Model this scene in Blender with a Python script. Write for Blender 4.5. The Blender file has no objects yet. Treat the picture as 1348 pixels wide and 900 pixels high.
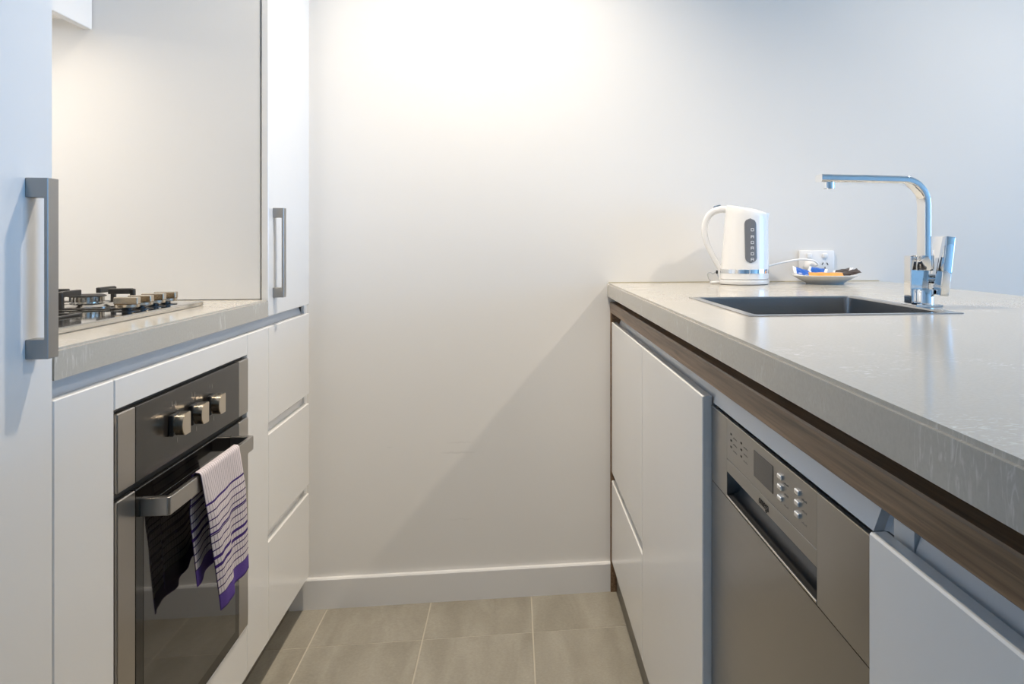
import bpy, bmesh, math, random
from mathutils import Vector, Matrix
random.seed(7)
S = bpy.context.scene
COL = S.collection
PI = math.pi

# ------------------------------------------------------------------ camera
cam = bpy.data.cameras.new('camera')
cam.sensor_fit = 'HORIZONTAL'; cam.sensor_width = 36.0
cam.lens = 36.0 * 1078.1 / 1348.0
cam.shift_x = (674.0 - 834.56) / 1348.0
cam.shift_y = (319.45 - 450.0) / 1348.0
cam.clip_start = 0.02
camo = bpy.data.objects.new('camera', cam); COL.objects.link(camo)
camo.location = (0, 0, 1.0527); camo.rotation_euler = (PI / 2, 0, -0.145)
S.camera = camo

# ------------------------------------------------------------------ world, daylight, exposure
w = bpy.data.worlds.new('sky'); S.world = w; w.use_nodes = True
bg = w.node_tree.nodes['Background']
bg.inputs[0].default_value = (0.24, 0.54, 1.0, 1); bg.inputs[1].default_value = 5.6
S.view_settings.view_transform = 'Standard'; S.view_settings.look = 'None'
S.view_settings.exposure = 0.8; S.view_settings.gamma = 1.0
S.view_settings.use_curve_mapping = False
WX, WY0, WY1, WZ0, WZ1 = 7.5, -2.2, 1.9, 0.06, 2.4      # glazed opening in the right wall
pl = bpy.data.lights.new('window_right_offscreen', 'AREA'); pl.shape = 'RECTANGLE'
pl.size = WZ1 - WZ0; pl.size_y = WY1 - WY0; pl.cycles.is_portal = True
plo = bpy.data.objects.new('window_right_offscreen', pl); COL.objects.link(plo)
plo.location = (WX + .02, (WY0 + WY1) / 2, (WZ0 + WZ1) / 2); plo.rotation_euler = (0, PI / 2, 0)
WARM = (1.0, 0.868, 0.70)
CEIL = 2.55

# ------------------------------------------------------------------ key dimensions (metres)
XL = -0.577          # front plane of the left doors
XR = 0.290           # front plane of the island doors
D = 2.4725           # back wall
XWL = -1.24          # left wall
LT, LB = 0.918, 0.8777      # left benchtop
RT, RB = 0.931, 0.8911      # island benchtop
DT = 0.016           # door thickness

# ------------------------------------------------------------------ materials
MAT = {}
def nodes_of(name):
    m = bpy.data.materials.new(name); m.use_nodes = True
    nt = m.node_tree; b = nt.nodes['Principled BSDF']
    MAT[name] = m
    return m, nt, b
def simple(name, col, rough=.5, metal=0., coat=0., spec=.5, var=.03, vscale=6., bump=0., bscale=200., emit=None, estr=0., aniso=0., stretch=None, rvar=0.):
    m, nt, b = nodes_of(name)
    b.inputs['Roughness'].default_value = rough; b.inputs['Metallic'].default_value = metal
    b.inputs['Coat Weight'].default_value = coat; b.inputs['Coat Roughness'].default_value = .06
    b.inputs['Specular IOR Level'].default_value = spec
    N = nt.nodes.new; L = nt.links.new
    tc = N('ShaderNodeTexCoord'); mp = N('ShaderNodeMapping'); L(tc.outputs['Object'], mp.inputs[0])
    if stretch: mp.inputs['Scale'].default_value = stretch
    n = N('ShaderNodeTexNoise'); n.inputs['Scale'].default_value = vscale; n.inputs['Detail'].default_value = 4
    L(mp.outputs[0], n.inputs['Vector'])
    r = N('ShaderNodeMapRange'); r.inputs[3].default_value = 1 - var; r.inputs[4].default_value = 1 + var
    L(n.outputs[0], r.inputs[0])
    mx = N('ShaderNodeVectorMath'); mx.operation = 'SCALE'; mx.inputs[0].default_value = col[:3]
    L(r.outputs[0], mx.inputs['Scale']); L(mx.outputs[0], b.inputs['Base Color'])
    if rvar:
        r2 = N('ShaderNodeMapRange'); r2.inputs[3].default_value = rough - rvar; r2.inputs[4].default_value = rough + rvar
        L(n.outputs[0], r2.inputs[0]); L(r2.outputs[0], b.inputs['Roughness'])
    if bump:
        n2 = N('ShaderNodeTexNoise'); n2.inputs['Scale'].default_value = bscale; n2.inputs['Detail'].default_value = 3
        L(mp.outputs[0], n2.inputs['Vector'])
        bp = N('ShaderNodeBump'); bp.inputs['Strength'].default_value = bump; bp.inputs['Distance'].default_value = .001
        L(n2.outputs[0], bp.inputs['Height']); L(bp.outputs[0], b.inputs['Normal'])
    if emit:
        b.inputs['Emission Color'].default_value = (*emit, 1); b.inputs['Emission Strength'].default_value = estr
    return m
simple('cabinet_white', (.76, .755, .74), .42, var=.01)
simple('door_white', (.79, .785, .77), .22, var=.01)
simple('ceiling_paint', (.82, .82, .81), .8, var=.01)
simple('trim_paint', (.77, .77, .77), .35, var=.01)
simple('plastic_white', (.84, .84, .84), .22, var=.005, coat=.3)
simple('plastic_grey', (.72, .72, .72), .4, var=.01)
simple('gauge_grey', (.17, .18, .20), .25, var=.05)
simple('gauge_mark', (.75, .76, .78), .4, var=.02)
simple('dark_plastic', (.02, .02, .02), .35)
simple('dark_casing', (.03, .03, .03), .5)
simple('cast_iron', (.022, .021, .02), .5, bump=.25, bscale=400)
simple('kick_dark', (.17, .155, .125), .45)
simple('chrome', (.86, .87, .88), .04, 1., var=.005)
simple('channel_grey', (.66, .67, .68), .32, var=.02)
simple('aluminium', (.62, .64, .66), .33, 1., var=.03)
simple('handle_metal', (.36, .355, .345), .36, 1., var=.08, vscale=30, stretch=(1, 1, .15))
simple('steel_brushed', (.36, .35, .336), .30, 1., var=.05, vscale=60, stretch=(1, .02, 1), rvar=.05)
simple('steel_oven', (.43, .405, .375), .30, 1., var=.05, vscale=60, stretch=(1, .02, 1), rvar=.04)
simple('steel_bright', (.60, .57, .52), .16, 1., var=.04, vscale=40)
simple('steel_polished', (.62, .60, .56), .07, 1., var=.03, vscale=40)
simple('steel_sink', (.45, .445, .44), .25, 1., var=.06, vscale=25)
simple('knob_nickel', (.62, .54, .43), .18, 1., var=.03)
simple('glass_dark', (.012, .011, .010), .04, var=.1, coat=.0, spec=1.0)
simple('glass_border', (.010, .009, .008), .08, spec=.25, var=.1)
simple('panel_glass', (.022, .019, .016), .20, spec=.3, var=.05)
simple('display_dark', (.03, .028, .027), .12)
simple('print_dark', (.03, .028, .025), .6)
simple('print_light', (.20, .19, .18), .5)
simple('china_white', (.80, .79, .76), .12, var=.01, coat=.4)
simple('foil_blue', (.02, .12, .50), .3, var=.5, vscale=90)
simple('foil_white', (.80, .82, .86), .35, var=.05)
simple('foil_orange', (.72, .34, .07), .4, var=.25, vscale=70)
simple('foil_dark', (.035, .022, .018), .3, var=.6, vscale=80)
simple('foil_tan', (.45, .33, .22), .4, var=.2, vscale=70)
simple('grout', (.50, .46, .38), .8)
simple('caulk', (.45, .41, .30), .6)
simple('lens_glow', (1, 1, 1), .5, emit=WARM, estr=12.)

def wall_mat(name, col, scuffs=False):
    m, nt, b = nodes_of(name); N = nt.nodes.new; L = nt.links.new
    b.inputs['Roughness'].default_value = .45
    tc = N('ShaderNodeTexCoord')
    n = N('ShaderNodeTexNoise'); n.inputs['Scale'].default_value = 2.; n.inputs['Detail'].default_value = 3
    L(tc.outputs['Object'], n.inputs['Vector'])
    r = N('ShaderNodeMapRange'); r.inputs[3].default_value = .985; r.inputs[4].default_value = 1.015; L(n.outputs[0], r.inputs[0])
    fac = r.outputs[0]
    if scuffs:   # faint rubber scuffs on the paint, each with its own place and length
        sx = N('ShaderNodeSeparateXYZ'); L(tc.outputs['Object'], sx.inputs[0])
        n3 = N('ShaderNodeTexNoise'); n3.inputs['Scale'].default_value = 40; L(tc.outputs['Object'], n3.inputs['Vector'])
        for (x, z, hw, hh, st) in ((-.165, .432, .055, .004, .10), (-.16, .462, .045, .003, .06), (-.36, .455, .012, .003, .05), (-.16, .235, .05, .003, .04)):
            def m1(op, a, bb):
                q = N('ShaderNodeMath'); q.operation = op
                for i, v in enumerate((a, bb)):
                    if isinstance(v, (int, float)): q.inputs[i].default_value = v
                    else: L(v, q.inputs[i])
                return q.outputs[0]
            dx = m1('DIVIDE', m1('SUBTRACT', sx.outputs[0], x), hw)
            zz = m1('ADD', sx.outputs[2], m1('MULTIPLY', m1('SUBTRACT', n3.outputs[0], .5), .012))
            dz = m1('DIVIDE', m1('SUBTRACT', zz, z), hh)
            rr = m1('ADD', m1('MULTIPLY', dx, dx), m1('MULTIPLY', dz, dz))
            mk = m1('MULTIPLY', m1('MAXIMUM', m1('SUBTRACT', 1., rr), 0.), st)
            fac = m1('MULTIPLY', fac, m1('SUBTRACT', 1., mk))
    v = N('ShaderNodeVectorMath'); v.operation = 'SCALE'; v.inputs[0].default_value = col; L(fac, v.inputs['Scale'])
    L(v.outputs[0], b.inputs['Base Color'])
    n2 = N('ShaderNodeTexNoise'); n2.inputs['Scale'].default_value = 350; L(tc.outputs['Object'], n2.inputs['Vector'])
    bp = N('ShaderNodeBump'); bp.inputs['Strength'].default_value = .04; bp.inputs['Distance'].default_value = .001
    L(n2.outputs[0], bp.inputs['Height']); L(bp.outputs[0], b.inputs['Normal'])
wall_mat('wall_paint', (.78, .77, .75), True)
wall_mat('wall_plain', (.78, .77, .75))

def stone_mat():
    m, nt, b = nodes_of('stone'); N = nt.nodes.new; L = nt.links.new
    tc = N('ShaderNodeTexCoord')
    n = N('ShaderNodeTexNoise'); n.inputs['Scale'].default_value = 9; n.inputs['Detail'].default_value = 2
    L(tc.outputs['Object'], n.inputs['Vector'])
    cl = N('ShaderNodeMapRange'); cl.inputs[1].default_value = .53; cl.inputs[2].default_value = .66; L(n.outputs[0], cl.inputs[0])
    mp = N('ShaderNodeMapping'); mp.inputs['Scale'].default_value = (1, 1.7, .40); L(tc.outputs['Object'], mp.inputs[0])
    n2 = N('ShaderNodeTexNoise'); n2.inputs['Scale'].default_value = 75; n2.inputs['Detail'].default_value = 5; n2.inputs['Distortion'].default_value = 1.6
    L(mp.outputs[0], n2.inputs['Vector'])
    th = N('ShaderNodeMapRange'); th.inputs[1].default_value = .545; th.inputs[2].default_value = .68; L(n2.outputs[0], th.inputs[0])
    mu = N('ShaderNodeMath'); mu.operation = 'MULTIPLY'; L(cl.outputs[0], mu.inputs[0]); L(th.outputs[0], mu.inputs[1])
    mu2 = N('ShaderNodeMath'); mu2.operation = 'MULTIPLY'; mu2.inputs[1].default_value = .45; L(mu.outputs[0], mu2.inputs[0])
    n3 = N('ShaderNodeTexNoise'); n3.inputs['Scale'].default_value = 260; n3.inputs['Detail'].default_value = 2; L(tc.outputs['Object'], n3.inputs['Vector'])
    base = N('ShaderNodeMix'); base.data_type = 'RGBA'
    base.inputs['A'].default_value = (.43, .405, .355, 1); base.inputs['B'].default_value = (.51, .485, .43, 1); L(n3.outputs[0], base.inputs['Factor'])
    mx = N('ShaderNodeMix'); mx.data_type = 'RGBA'; mx.inputs['B'].default_value = (.80, .79, .76, 1)
    L(base.outputs['Result'], mx.inputs['A']); L(mu2.outputs[0], mx.inputs['Factor']); L(mx.outputs['Result'], b.inputs['Base Color'])
    b.inputs['Roughness'].default_value = .16; b.inputs['Specular IOR Level'].default_value = .5
stone_mat()

def wood_mat(name, c1, c2):
    m, nt, b = nodes_of(name); N = nt.nodes.new; L = nt.links.new
    tc = N('ShaderNodeTexCoord'); mp = N('ShaderNodeMapping'); mp.inputs['Scale'].default_value = (1, .03, 1); L(tc.outputs['Object'], mp.inputs[0])
    n = N('ShaderNodeTexNoise'); n.inputs['Scale'].default_value = 210; n.inputs['Detail'].default_value = 5; n.inputs['Distortion'].default_value = .6
    L(mp.outputs[0], n.inputs['Vector'])
    cr = N('ShaderNodeValToRGB'); cr.color_ramp.elements[0].position = .3; cr.color_ramp.elements[1].position = .72
    cr.color_ramp.elements[0].color = (*c1, 1); cr.color_ramp.elements[1].color = (*c2, 1)
    L(n.outputs[0], cr.inputs[0]); L(cr.outputs[0], b.inputs['Base Color']); b.inputs['Roughness'].default_value = .42
    bp = N('ShaderNodeBump'); bp.inputs['Strength'].default_value = .12; bp.inputs['Distance'].default_value = .001
    L(n.outputs[0], bp.inputs['Height']); L(bp.outputs[0], b.inputs['Normal'])
wood_mat('walnut', (.105, .060, .030), (.27, .170, .098))

def tile_mat():
    m, nt, b = nodes_of('floor_tile'); N = nt.nodes.new; L = nt.links.new
    tc = N('ShaderNodeTexCoord'); oi = N('ShaderNodeObjectInfo')
    ad = N('ShaderNodeVectorMath'); ad.operation = 'ADD'; L(tc.outputs['Object'], ad.inputs[0])
    sc = N('ShaderNodeVectorMath'); sc.operation = 'SCALE'; sc.inputs[0].default_value = (13., 7., 3.); L(oi.outputs['Random'], sc.inputs['Scale'])
    L(sc.outputs[0], ad.inputs[1])
    mp = N('ShaderNodeMapping'); mp.inputs['Scale'].default_value = (1, .22, 1); L(ad.outputs[0], mp.inputs[0])
    n = N('ShaderNodeTexNoise'); n.inputs['Scale'].default_value = 14; n.inputs['Detail'].default_value = 6; n.inputs['Distortion'].default_value = .7; L(mp.outputs[0], n.inputs['Vector'])
    n2 = N('ShaderNodeTexNoise'); n2.inputs['Scale'].default_value = 160; n2.inputs['Detail'].default_value = 4; L(ad.outputs[0], n2.inputs['Vector'])
    cr = N('ShaderNodeValToRGB'); e = cr.color_ramp.elements
    e[0].position = .30; e[0].color = (.265, .243, .195, 1); e[1].position = .74; e[1].color = (.375, .350, .295, 1)
    L(n.outputs[0], cr.inputs[0])
    r = N('ShaderNodeMapRange'); r.inputs[3].default_value = .82; r.inputs[4].default_value = 1.18; L(n2.outputs[0], r.inputs[0])
    v = N('ShaderNodeVectorMath'); v.operation = 'SCALE'; L(cr.outputs[0], v.inputs[0]); L(r.outputs[0], v.inputs['Scale'])
    L(v.outputs[0], b.inputs['Base Color']); b.inputs['Roughness'].default_value = .5
tile_mat()

def towel_mat():
    m, nt, b = nodes_of('tea_towel_cloth'); N = nt.nodes.new; L = nt.links.new
    uv = N('ShaderNodeUVMap'); sx = N('ShaderNodeSeparateXYZ'); L(uv.outputs[0], sx.inputs[0])
    def M(op, a, bb=0.):
        q = N('ShaderNodeMath'); q.operation = op
        for i, v in enumerate((a, bb)):
            if isinstance(v, (int, float)): q.inputs[i].default_value = v
            else: L(v, q.inputs[i])
        return q.outputs[0]
    U, V = sx.outputs[0], sx.outputs[1]     # metres across / along, V measured from the nearest hem
    def lines(c, pitch, wd, off=0.):
        f = M('FRACT', M('DIVIDE', M('ADD', c, off), pitch)); return M('LESS_THAN', f, wd / pitch)
    def band(c, a, bb): return M('MULTIPLY', M('GREATER_THAN', c, a), M('LESS_THAN', c, bb))
    lng = lines(U, .0150, .0016)                       # thin grey lines along the cloth
    crs = M('MULTIPLY', lines(V, .0145, .0024), M('LESS_THAN', V, .212))
    thick = M('MAXIMUM', band(V, .083, .089), M('MAXIMUM', band(V, .100, .106), M('MAXIMUM', band(V, .148, .1515), band(V, .2035, .207))))
    hem = M('LESS_THAN', V, .030)
    mixc = lambda A, B, f: None
    def mix(A, B, f):
        q = N('ShaderNodeMix'); q.data_type = 'RGBA'
        for k, v in (('A', A), ('B', B)):
            if isinstance(v, tuple): q.inputs[k].default_value = (*v, 1)
            else: L(v, q.inputs[k])
        L(f, q.inputs['Factor']); return q.outputs['Result']
    c = mix((.66, .60, .62), (.10, .08, .12), lng)
    c = mix(c, (.055, .03, .12), crs); c = mix(c, (.05, .022, .16), thick); 
    n = N('ShaderNodeTexNoise'); n.inputs['Scale'].default_value = 400; L(uv.outputs[0], n.inputs['Vector'])
    hc = mix((.055, .025, .20), (.16, .10, .36), n.outputs[0])
    c = mix(c, hc, hem)
    L(c, b.inputs['Base Color']); b.inputs['Roughness'].default_value = .9; b.inputs['Specular IOR Level'].default_value = .15
    n2 = N('ShaderNodeTexNoise'); n2.inputs['Scale'].default_value = 900; L(uv.outputs[0], n2.inputs['Vector'])
    bp = N('ShaderNodeBump'); bp.inputs['Strength'].default_value = .4; bp.inputs['Distance'].default_value = .001
    L(n2.outputs[0], bp.inputs['Height']); L(bp.outputs[0], b.inputs['Normal'])
towel_mat()

# ------------------------------------------------------------------ mesh helpers
def BM(): return bmesh.new()
def box(bm, x0, x1, y0, y1, z0, z1, bev=0., seg=1, M=None):
    r = bmesh.ops.create_cube(bm, size=1.)
    vs = r['verts']
    for v in vs:
        v.co = Vector(((x0 + x1) / 2 + v.co.x * (x1 - x0), (y0 + y1) / 2 + v.co.y * (y1 - y0), (z0 + z1) / 2 + v.co.z * (z1 - z0)))
    if bev > 0:
        es = {e for v in vs for e in v.link_edges}
        rr = bmesh.ops.bevel(bm, geom=list(es), offset=bev, segments=seg, affect='EDGES', profile=.5, clamp_overlap=True)
        vs = list({v for f in rr['faces'] for v in f.verts} | {v for v in vs if v.is_valid})
    if M is not None:
        for v in vs: v.co = M @ v.co
    return bm
def prism(bm, poly, z0, z1, axis='z'):
    """extrude a 2-D polygon; axis z: (x,y), axis y: (x,z)"""
    def P(p, t): return (p[0], p[1], t) if axis == 'z' else ((p[0], t, p[1]) if axis == 'y' else (t, p[0], p[1]))
    a = [bm.verts.new(P(p, z0)) for p in poly]; b = [bm.verts.new(P(p, z1)) for p in poly]
    bm.faces.new(a); bm.faces.new(b[::-1]); n = len(poly)
    for i in range(n): bm.faces.new((a[i], b[i], b[(i + 1) % n], a[(i + 1) % n]))
    bmesh.ops.recalc_face_normals(bm, faces=bm.faces)
    return bm
def cyl(bm, c, r, h, n=32, r2=None, axis='z', bev=0., start=None):
    """cylinder from c along +axis for h"""
    r2 = r if r2 is None else r2
    prof = [(0, 0), (r, 0), (r2, h), (0, h)]
    if bev: prof = [(0, 0), (r - bev, 0), (r, bev), (r2, h - bev), (r2 - bev, h), (0, h)]
    return lathe(bm, c, prof, n, axis)
def lathe(bm, c, prof, n=32, axis='z', shift=None):
    c = Vector(c)
    def P(r, a, h):
        x, y = r * math.cos(a), r * math.sin(a)
        if axis == 'z': q = Vector((x, y, h))
        elif axis == 'x': q = Vector((h, x, y))
        else: q = Vector((y, h, x))
        return c + q
    rings = []
    for r, h in prof:
        if r <= 1e-6: rings.append([bm.verts.new(P(0, 0, h))])
        else: rings.append([bm.verts.new(P(r, 2 * PI * i / n, h)) for i in range(n)])
    for A, B in zip(rings[:-1], rings[1:]):
        if len(A) == 1 and len(B) == 1: continue
        for i in range(n):
            j = (i + 1) % n
            if len(A) == 1: bm.faces.new((A[0], B[i], B[j]))
            elif len(B) == 1: bm.faces.new((A[i], A[j], B[0]))
            else: bm.faces.new((A[i], A[j], B[j], B[i]))
    bmesh.ops.recalc_face_normals(bm, faces=bm.faces)
    return bm
def smooth_path(pts, n=6):
    pts = [Vector(p) for p in pts]; out = []
    for i in range(len(pts) - 1):
        p0 = pts[max(i - 1, 0)]; p1 = pts[i]; p2 = pts[i + 1]; p3 = pts[min(i + 2, len(pts) - 1)]
        for k in range(n):
            t = k / n
            out.append(.5 * ((2 * p1) + (-p0 + p2) * t + (2 * p0 - 5 * p1 + 4 * p2 - p3) * t * t + (-p0 + 3 * p1 - 3 * p2 + p3) * t ** 3))
    out.append(pts[-1]); return out
def sweep(bm, path, sect, up=Vector((0, 1, 0)), scales=None):
    """sweep a closed 2-D section (a along up, b along side) along a path"""
    n = len(path); rings = []
    for i, p in enumerate(path):
        t = (path[min(i + 1, n - 1)] - path[max(i - 1, 0)]).normalized()
        u = (up - t * up.dot(t)).normalized(); s = t.cross(u)
        k = scales[i] if scales else (1, 1)
        rings.append([bm.verts.new(p + u * a * k[0] + s * b * k[1]) for a, b in sect])
    m = len(sect)
    for A, B in zip(rings[:-1], rings[1:]):
        for i in range(m): bm.faces.new((A[i], A[(i + 1) % m], B[(i + 1) % m], B[i]))
    bm.faces.new(rings[0][::-1]); bm.faces.new(rings[-1])
    bmesh.ops.recalc_face_normals(bm, faces=bm.faces)
    return bm
def circ(r, n=10, ry=None): return [(r * math.cos(2 * PI * i / n), (ry or r) * math.sin(2 * PI * i / n)) for i in range(n)]
def rrect(w, h, r, n=4):
    o = []
    for cx, cy, a0 in ((w / 2 - r, h / 2 - r, 0), (-w / 2 + r, h / 2 - r, PI / 2), (-w / 2 + r, -h / 2 + r, PI), (w / 2 - r, -h / 2 + r, 1.5 * PI)):
        for k in range(n + 1): a = a0 + PI / 2 * k / n; o.append((cx + r * math.cos(a), cy + r * math.sin(a)))
    return o

def root_of(o):
    while o.parent: o = o.parent
    return o
def obj(name, bm, mat, parent=None, smooth=None, label=None):
    me = bpy.data.meshes.new(name)
    if parent is not None: bmesh.ops.translate(bm, verts=bm.verts, vec=-root_of(parent).location)
    bm.to_mesh(me); bm.free()
    me.materials.append(MAT[mat])
    if smooth is not None:
        for p in me.polygons: p.use_smooth = True
        me.set_sharp_from_angle(angle=math.radians(smooth))
    o = bpy.data.objects.new(name, me); COL.objects.link(o)
    if parent is not None: o.parent = parent
    if label: o['label'] = label
    return o
def bobj(name, mat, parent, x0, x1, y0, y1, z0, z1, bev=.0012, label=None):
    return obj(name, box(BM(), x0, x1, y0, y1, z0, z1, bev), mat, parent, label=label)
def thing(name, label, cat, loc, group=None):
    o = bpy.data.objects.new(name, None); COL.objects.link(o); o.location = loc; o.empty_display_size = .05
    o['label'] = label; o['category'] = cat
    if group: o['group'] = group
    return o
def tag(o, label, cat, group=None):
    o['label'] = label; o['category'] = cat
    if group: o['group'] = group
    return o
def struct(name, bm, mat, label, cat):
    o = obj(name, bm, mat); o['kind'] = 'structure'; o['label'] = label; o['category'] = cat; return o
def text_mesh(txt, size, depth):
    cu = bpy.data.curves.new('txt', 'FONT'); cu.body = txt; cu.size = size; cu.extrude = depth; cu.align_x = 'CENTER'; cu.align_y = 'CENTER'
    o = bpy.data.objects.new('txt', cu); COL.objects.link(o)
    bpy.context.view_layer.update()
    me = bpy.data.meshes.new_from_object(o.evaluated_get(bpy.context.evaluated_depsgraph_get()))
    bpy.data.objects.remove(o); bpy.data.curves.remove(cu)
    return me

# ------------------------------------------------------------------ the room
X0, X1, Y0 = XWL, WX, -3.6
struct('wall_back', box(BM(), X0 - .1, X1 + .1, D, D + .1, -.05, CEIL + .1), 'wall_paint', 'white painted back wall behind kettle and tap', 'wall')
struct('wall_left', box(BM(), X0 - .1, X0, Y0, D, -.05, CEIL + .1), 'wall_plain', 'white painted side wall behind the oven cabinets', 'wall')
struct('wall_front', box(BM(), X0 - .1, X1 + .1, Y0 - .1, Y0, -.05, CEIL + .1), 'wall_plain', 'white painted wall facing the back wall', 'wall')
bm = BM()
box(bm, WX, WX + .12, Y0, WY0, -.05, CEIL + .1); box(bm, WX, WX + .12, WY1, D, -.05, CEIL + .1)
box(bm, WX, WX + .12, WY0, WY1, -.05, WZ0); box(bm, WX, WX + .12, WY0, WY1, WZ1, CEIL + .1)
struct('wall_right', bm, 'wall_plain', 'white painted wall around the glazed opening', 'wall')
struct('ceiling', box(BM(), X0 - .1, X1 + .1, Y0 - .1, D + .1, CEIL, CEIL + .1), 'ceiling_paint', 'flat white ceiling above the kitchen', 'ceiling')
# window frame: mullions of the opening
win = obj('window_1', box(BM(), WX + .03, WX + .09, WY0, WY1, WZ0, WZ0 + .05, .003), 'aluminium')
win['kind'] = 'structure'; win['label'] = 'wide glazed opening with slim metal frame letting daylight in'; win['category'] = 'window'
bobj('window_frame', 'aluminium', win, WX + .03, WX + .09, WY0, WY1, WZ1 - .05, WZ1)
for yy in (WY0, -.85, .5, WY1 - .05): bobj('mullion', 'aluminium', win, WX + .03, WX + .09, yy, yy + .05, WZ0 + .05, WZ1 - .05)
# floor of grout with single tiles let into it
fl = struct('floor', box(BM(), X0 - .1, X1 + .1, Y0 - .1, D + .1, -.06, -.0012), 'grout', 'grey beige stone look floor tiles with pale joints', 'floor')
TW, TL, JT = .291, .600, .0035
tme = None
def tile_piece(xa, xb, ya, yb):
    global tme
    full = abs(xb - xa - (TW - JT)) < 1e-4 and abs(yb - ya - (TL - JT)) < 1e-4
    if full and tme:
        o = bpy.data.objects.new('tile', tme); COL.objects.link(o)
    else:
        b_ = box(BM(), -(xb - xa) / 2, (xb - xa) / 2, -(yb - ya) / 2, (yb - ya) / 2, -.008, 0, .0008)
        o = obj('tile', b_, 'floor_tile')
        if full: tme = o.data
    o.parent = fl; o.location = ((xa + xb) / 2, (ya + yb) / 2, 0)
xs = [.0496 + TW * k for k in range(-5, 5)]
ys = [2.2313 - TL * k for k in range(5, -1, -1)]
for i, xa in enumerate(xs):
    for ya in ys:
        yb = min(ya + TL, D - .002)
        tile_piece(max(xa + JT / 2, X0), xa + TW - JT / 2, ya + JT / 2, yb - JT / 2)
# skirting between the two runs and beyond the island
bm = prism(BM(), [(D + .002, .0), (D - .015, .0), (D - .015, .083), (D - .012, .087), (D + .002, .087)], -.66, .287, 'x')
o = struct('baseboard_back', bm, 'trim_paint', 'white square skirting board along foot of back wall', 'baseboard')
bm = prism(BM(), [(D + .002, .0), (D - .015, .0), (D - .015, .083), (D - .012, .087), (D + .002, .087)], 1.10, X1, 'x')
struct('baseboard_right', bm, 'trim_paint', 'white skirting board on the living side of the island', 'baseboard')

# ------------------------------------------------------------------ ceiling downlights (their own lamps inside)
def downlight(nm, x, y, e, label, ang=78, blend=.75):
    t = thing('downlight_' + nm + '_offscreen', label, 'downlight', (x, y, CEIL), 'ceiling downlights')
    obj('trim_ring', lathe(BM(), (x, y, CEIL), [(.036, -.002), (.048, -.004), (.052, 0), (.036, 0)], 32), 'plastic_white', t, 40)
    obj('lens_' + nm + '_offscreen', lathe(BM(), (x, y, CEIL), [(0, -.0015), (.036, -.0015), (.036, -.0005), (0, -.0005)], 24), 'lens_glow', t)
    li = bpy.data.lights.new('lamp_' + nm + '_offscreen', 'SPOT'); li.energy = e; li.color = WARM; li.spot_size = math.radians(ang); li.spot_blend = blend; li.shadow_soft_size = .03
    lo = bpy.data.objects.new('lamp_' + nm + '_offscreen', li); COL.objects.link(lo); lo.parent = t; lo.location = (0, 0, -.02)
# the bright scallop on the back wall and the toe shadow under the left drawers come from this one
downlight('aisle', -.075, 1.84, 82, 'round white ceiling downlight over the aisle close to the back wall', 120, 1.0)
# the glow at the far end of the wall and the island-edge shadow line on it come from this one
downlight('living', 1.65, 1.50, 55, 'round white ceiling downlight over the living side of the island', 150, 1.0)

# ------------------------------------------------------------------ left run of cabinets
ZB, ZT = .108, .853          # door bottom / top
XB = XL - DT - .002          # carcass front
def door(parent, y0, y1, z0, z1, name='door', x=XL, side=-1, mat='door_white'):
    xa, xb = (x - DT, x) if side < 0 else (x, x + DT)
    return bobj(name, mat, parent, xa, xb, y0 + .0012, y1 - .0012, z0, z1, .0015)
def bridge_handle(parent, y0, y1, z0, z1, bh=.0235):
    xo = XL + .025; xi = XL + .0205
    bm = prism(BM(), [(XL, z0), (xo, z0), (xo, z1), (XL, z1), (XL, z1 - bh), (xi, z1 - bh), (xi, z0 + bh), (XL, z0 + bh)], y0, y1, 'y')
    bmesh.ops.bevel(bm, geom=list(bm.edges), offset=.0006, segments=1, affect='EDGES')
    return obj('handle', bm, 'handle_metal', parent, label='brushed dark metal bridge handle')
# near pantry
t = thing('pantry_cabinet', 'tall pale pantry cabinet with long metal handle beside the cooktop bench', 'cabinet', (-.9, .83, 0))
bobj('body', 'cabinet_white', t, XWL + .004, XB, .531, 1.1296, ZB, 2.30)
d = door(t, .531, 1.1306, ZB, 2.30)
bridge_handle(d, 1.0705, 1.094, .9135, 1.1305)
# narrow cabinet
t = thing('base_cabinet', 'slim white base cabinet door between pantry and oven', 'cabinet', (-.9, 1.21, 0))
bobj('body', 'cabinet_white', t, XWL + .004, XB, 1.1316, 1.2900, ZB, .832)
door(t, 1.1306, 1.2907, ZB, ZT)
# oven housing
t = thing('oven_cabinet', 'white cabinet with panels above and below the built-in oven', 'cabinet', (-.9, 1.59, 0))
bm = BM()
box(bm, XWL + .004, XB, 1.2910, 1.2922, ZB, .832); box(bm, XWL + .004, XB, 1.8890, 1.8902, ZB, .832)
box(bm, XWL + .004, XB, 1.2922, 1.8890, ZB, .2130); box(bm, XWL + .004, XB, 1.2922, 1.8890, .8150, .832)
obj('body', bm, 'cabinet_white', t)
door(t, 1.2907, 1.8905, .8077, ZT, 'top_panel')
door(t, 1.2907, 1.8905, ZB, .2180, 'bottom_panel')
# slim cabinet 2
t = thing('base_cabinet', 'slim white base cabinet door between oven and drawers', 'cabinet', (-.9, 1.968, 0))
bobj('body', 'cabinet_white', t, XWL + .004, XB, 1.8912, 2.0452, ZB, .832)
door(t, 1.8905, 2.0461, ZB, ZT)
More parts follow.
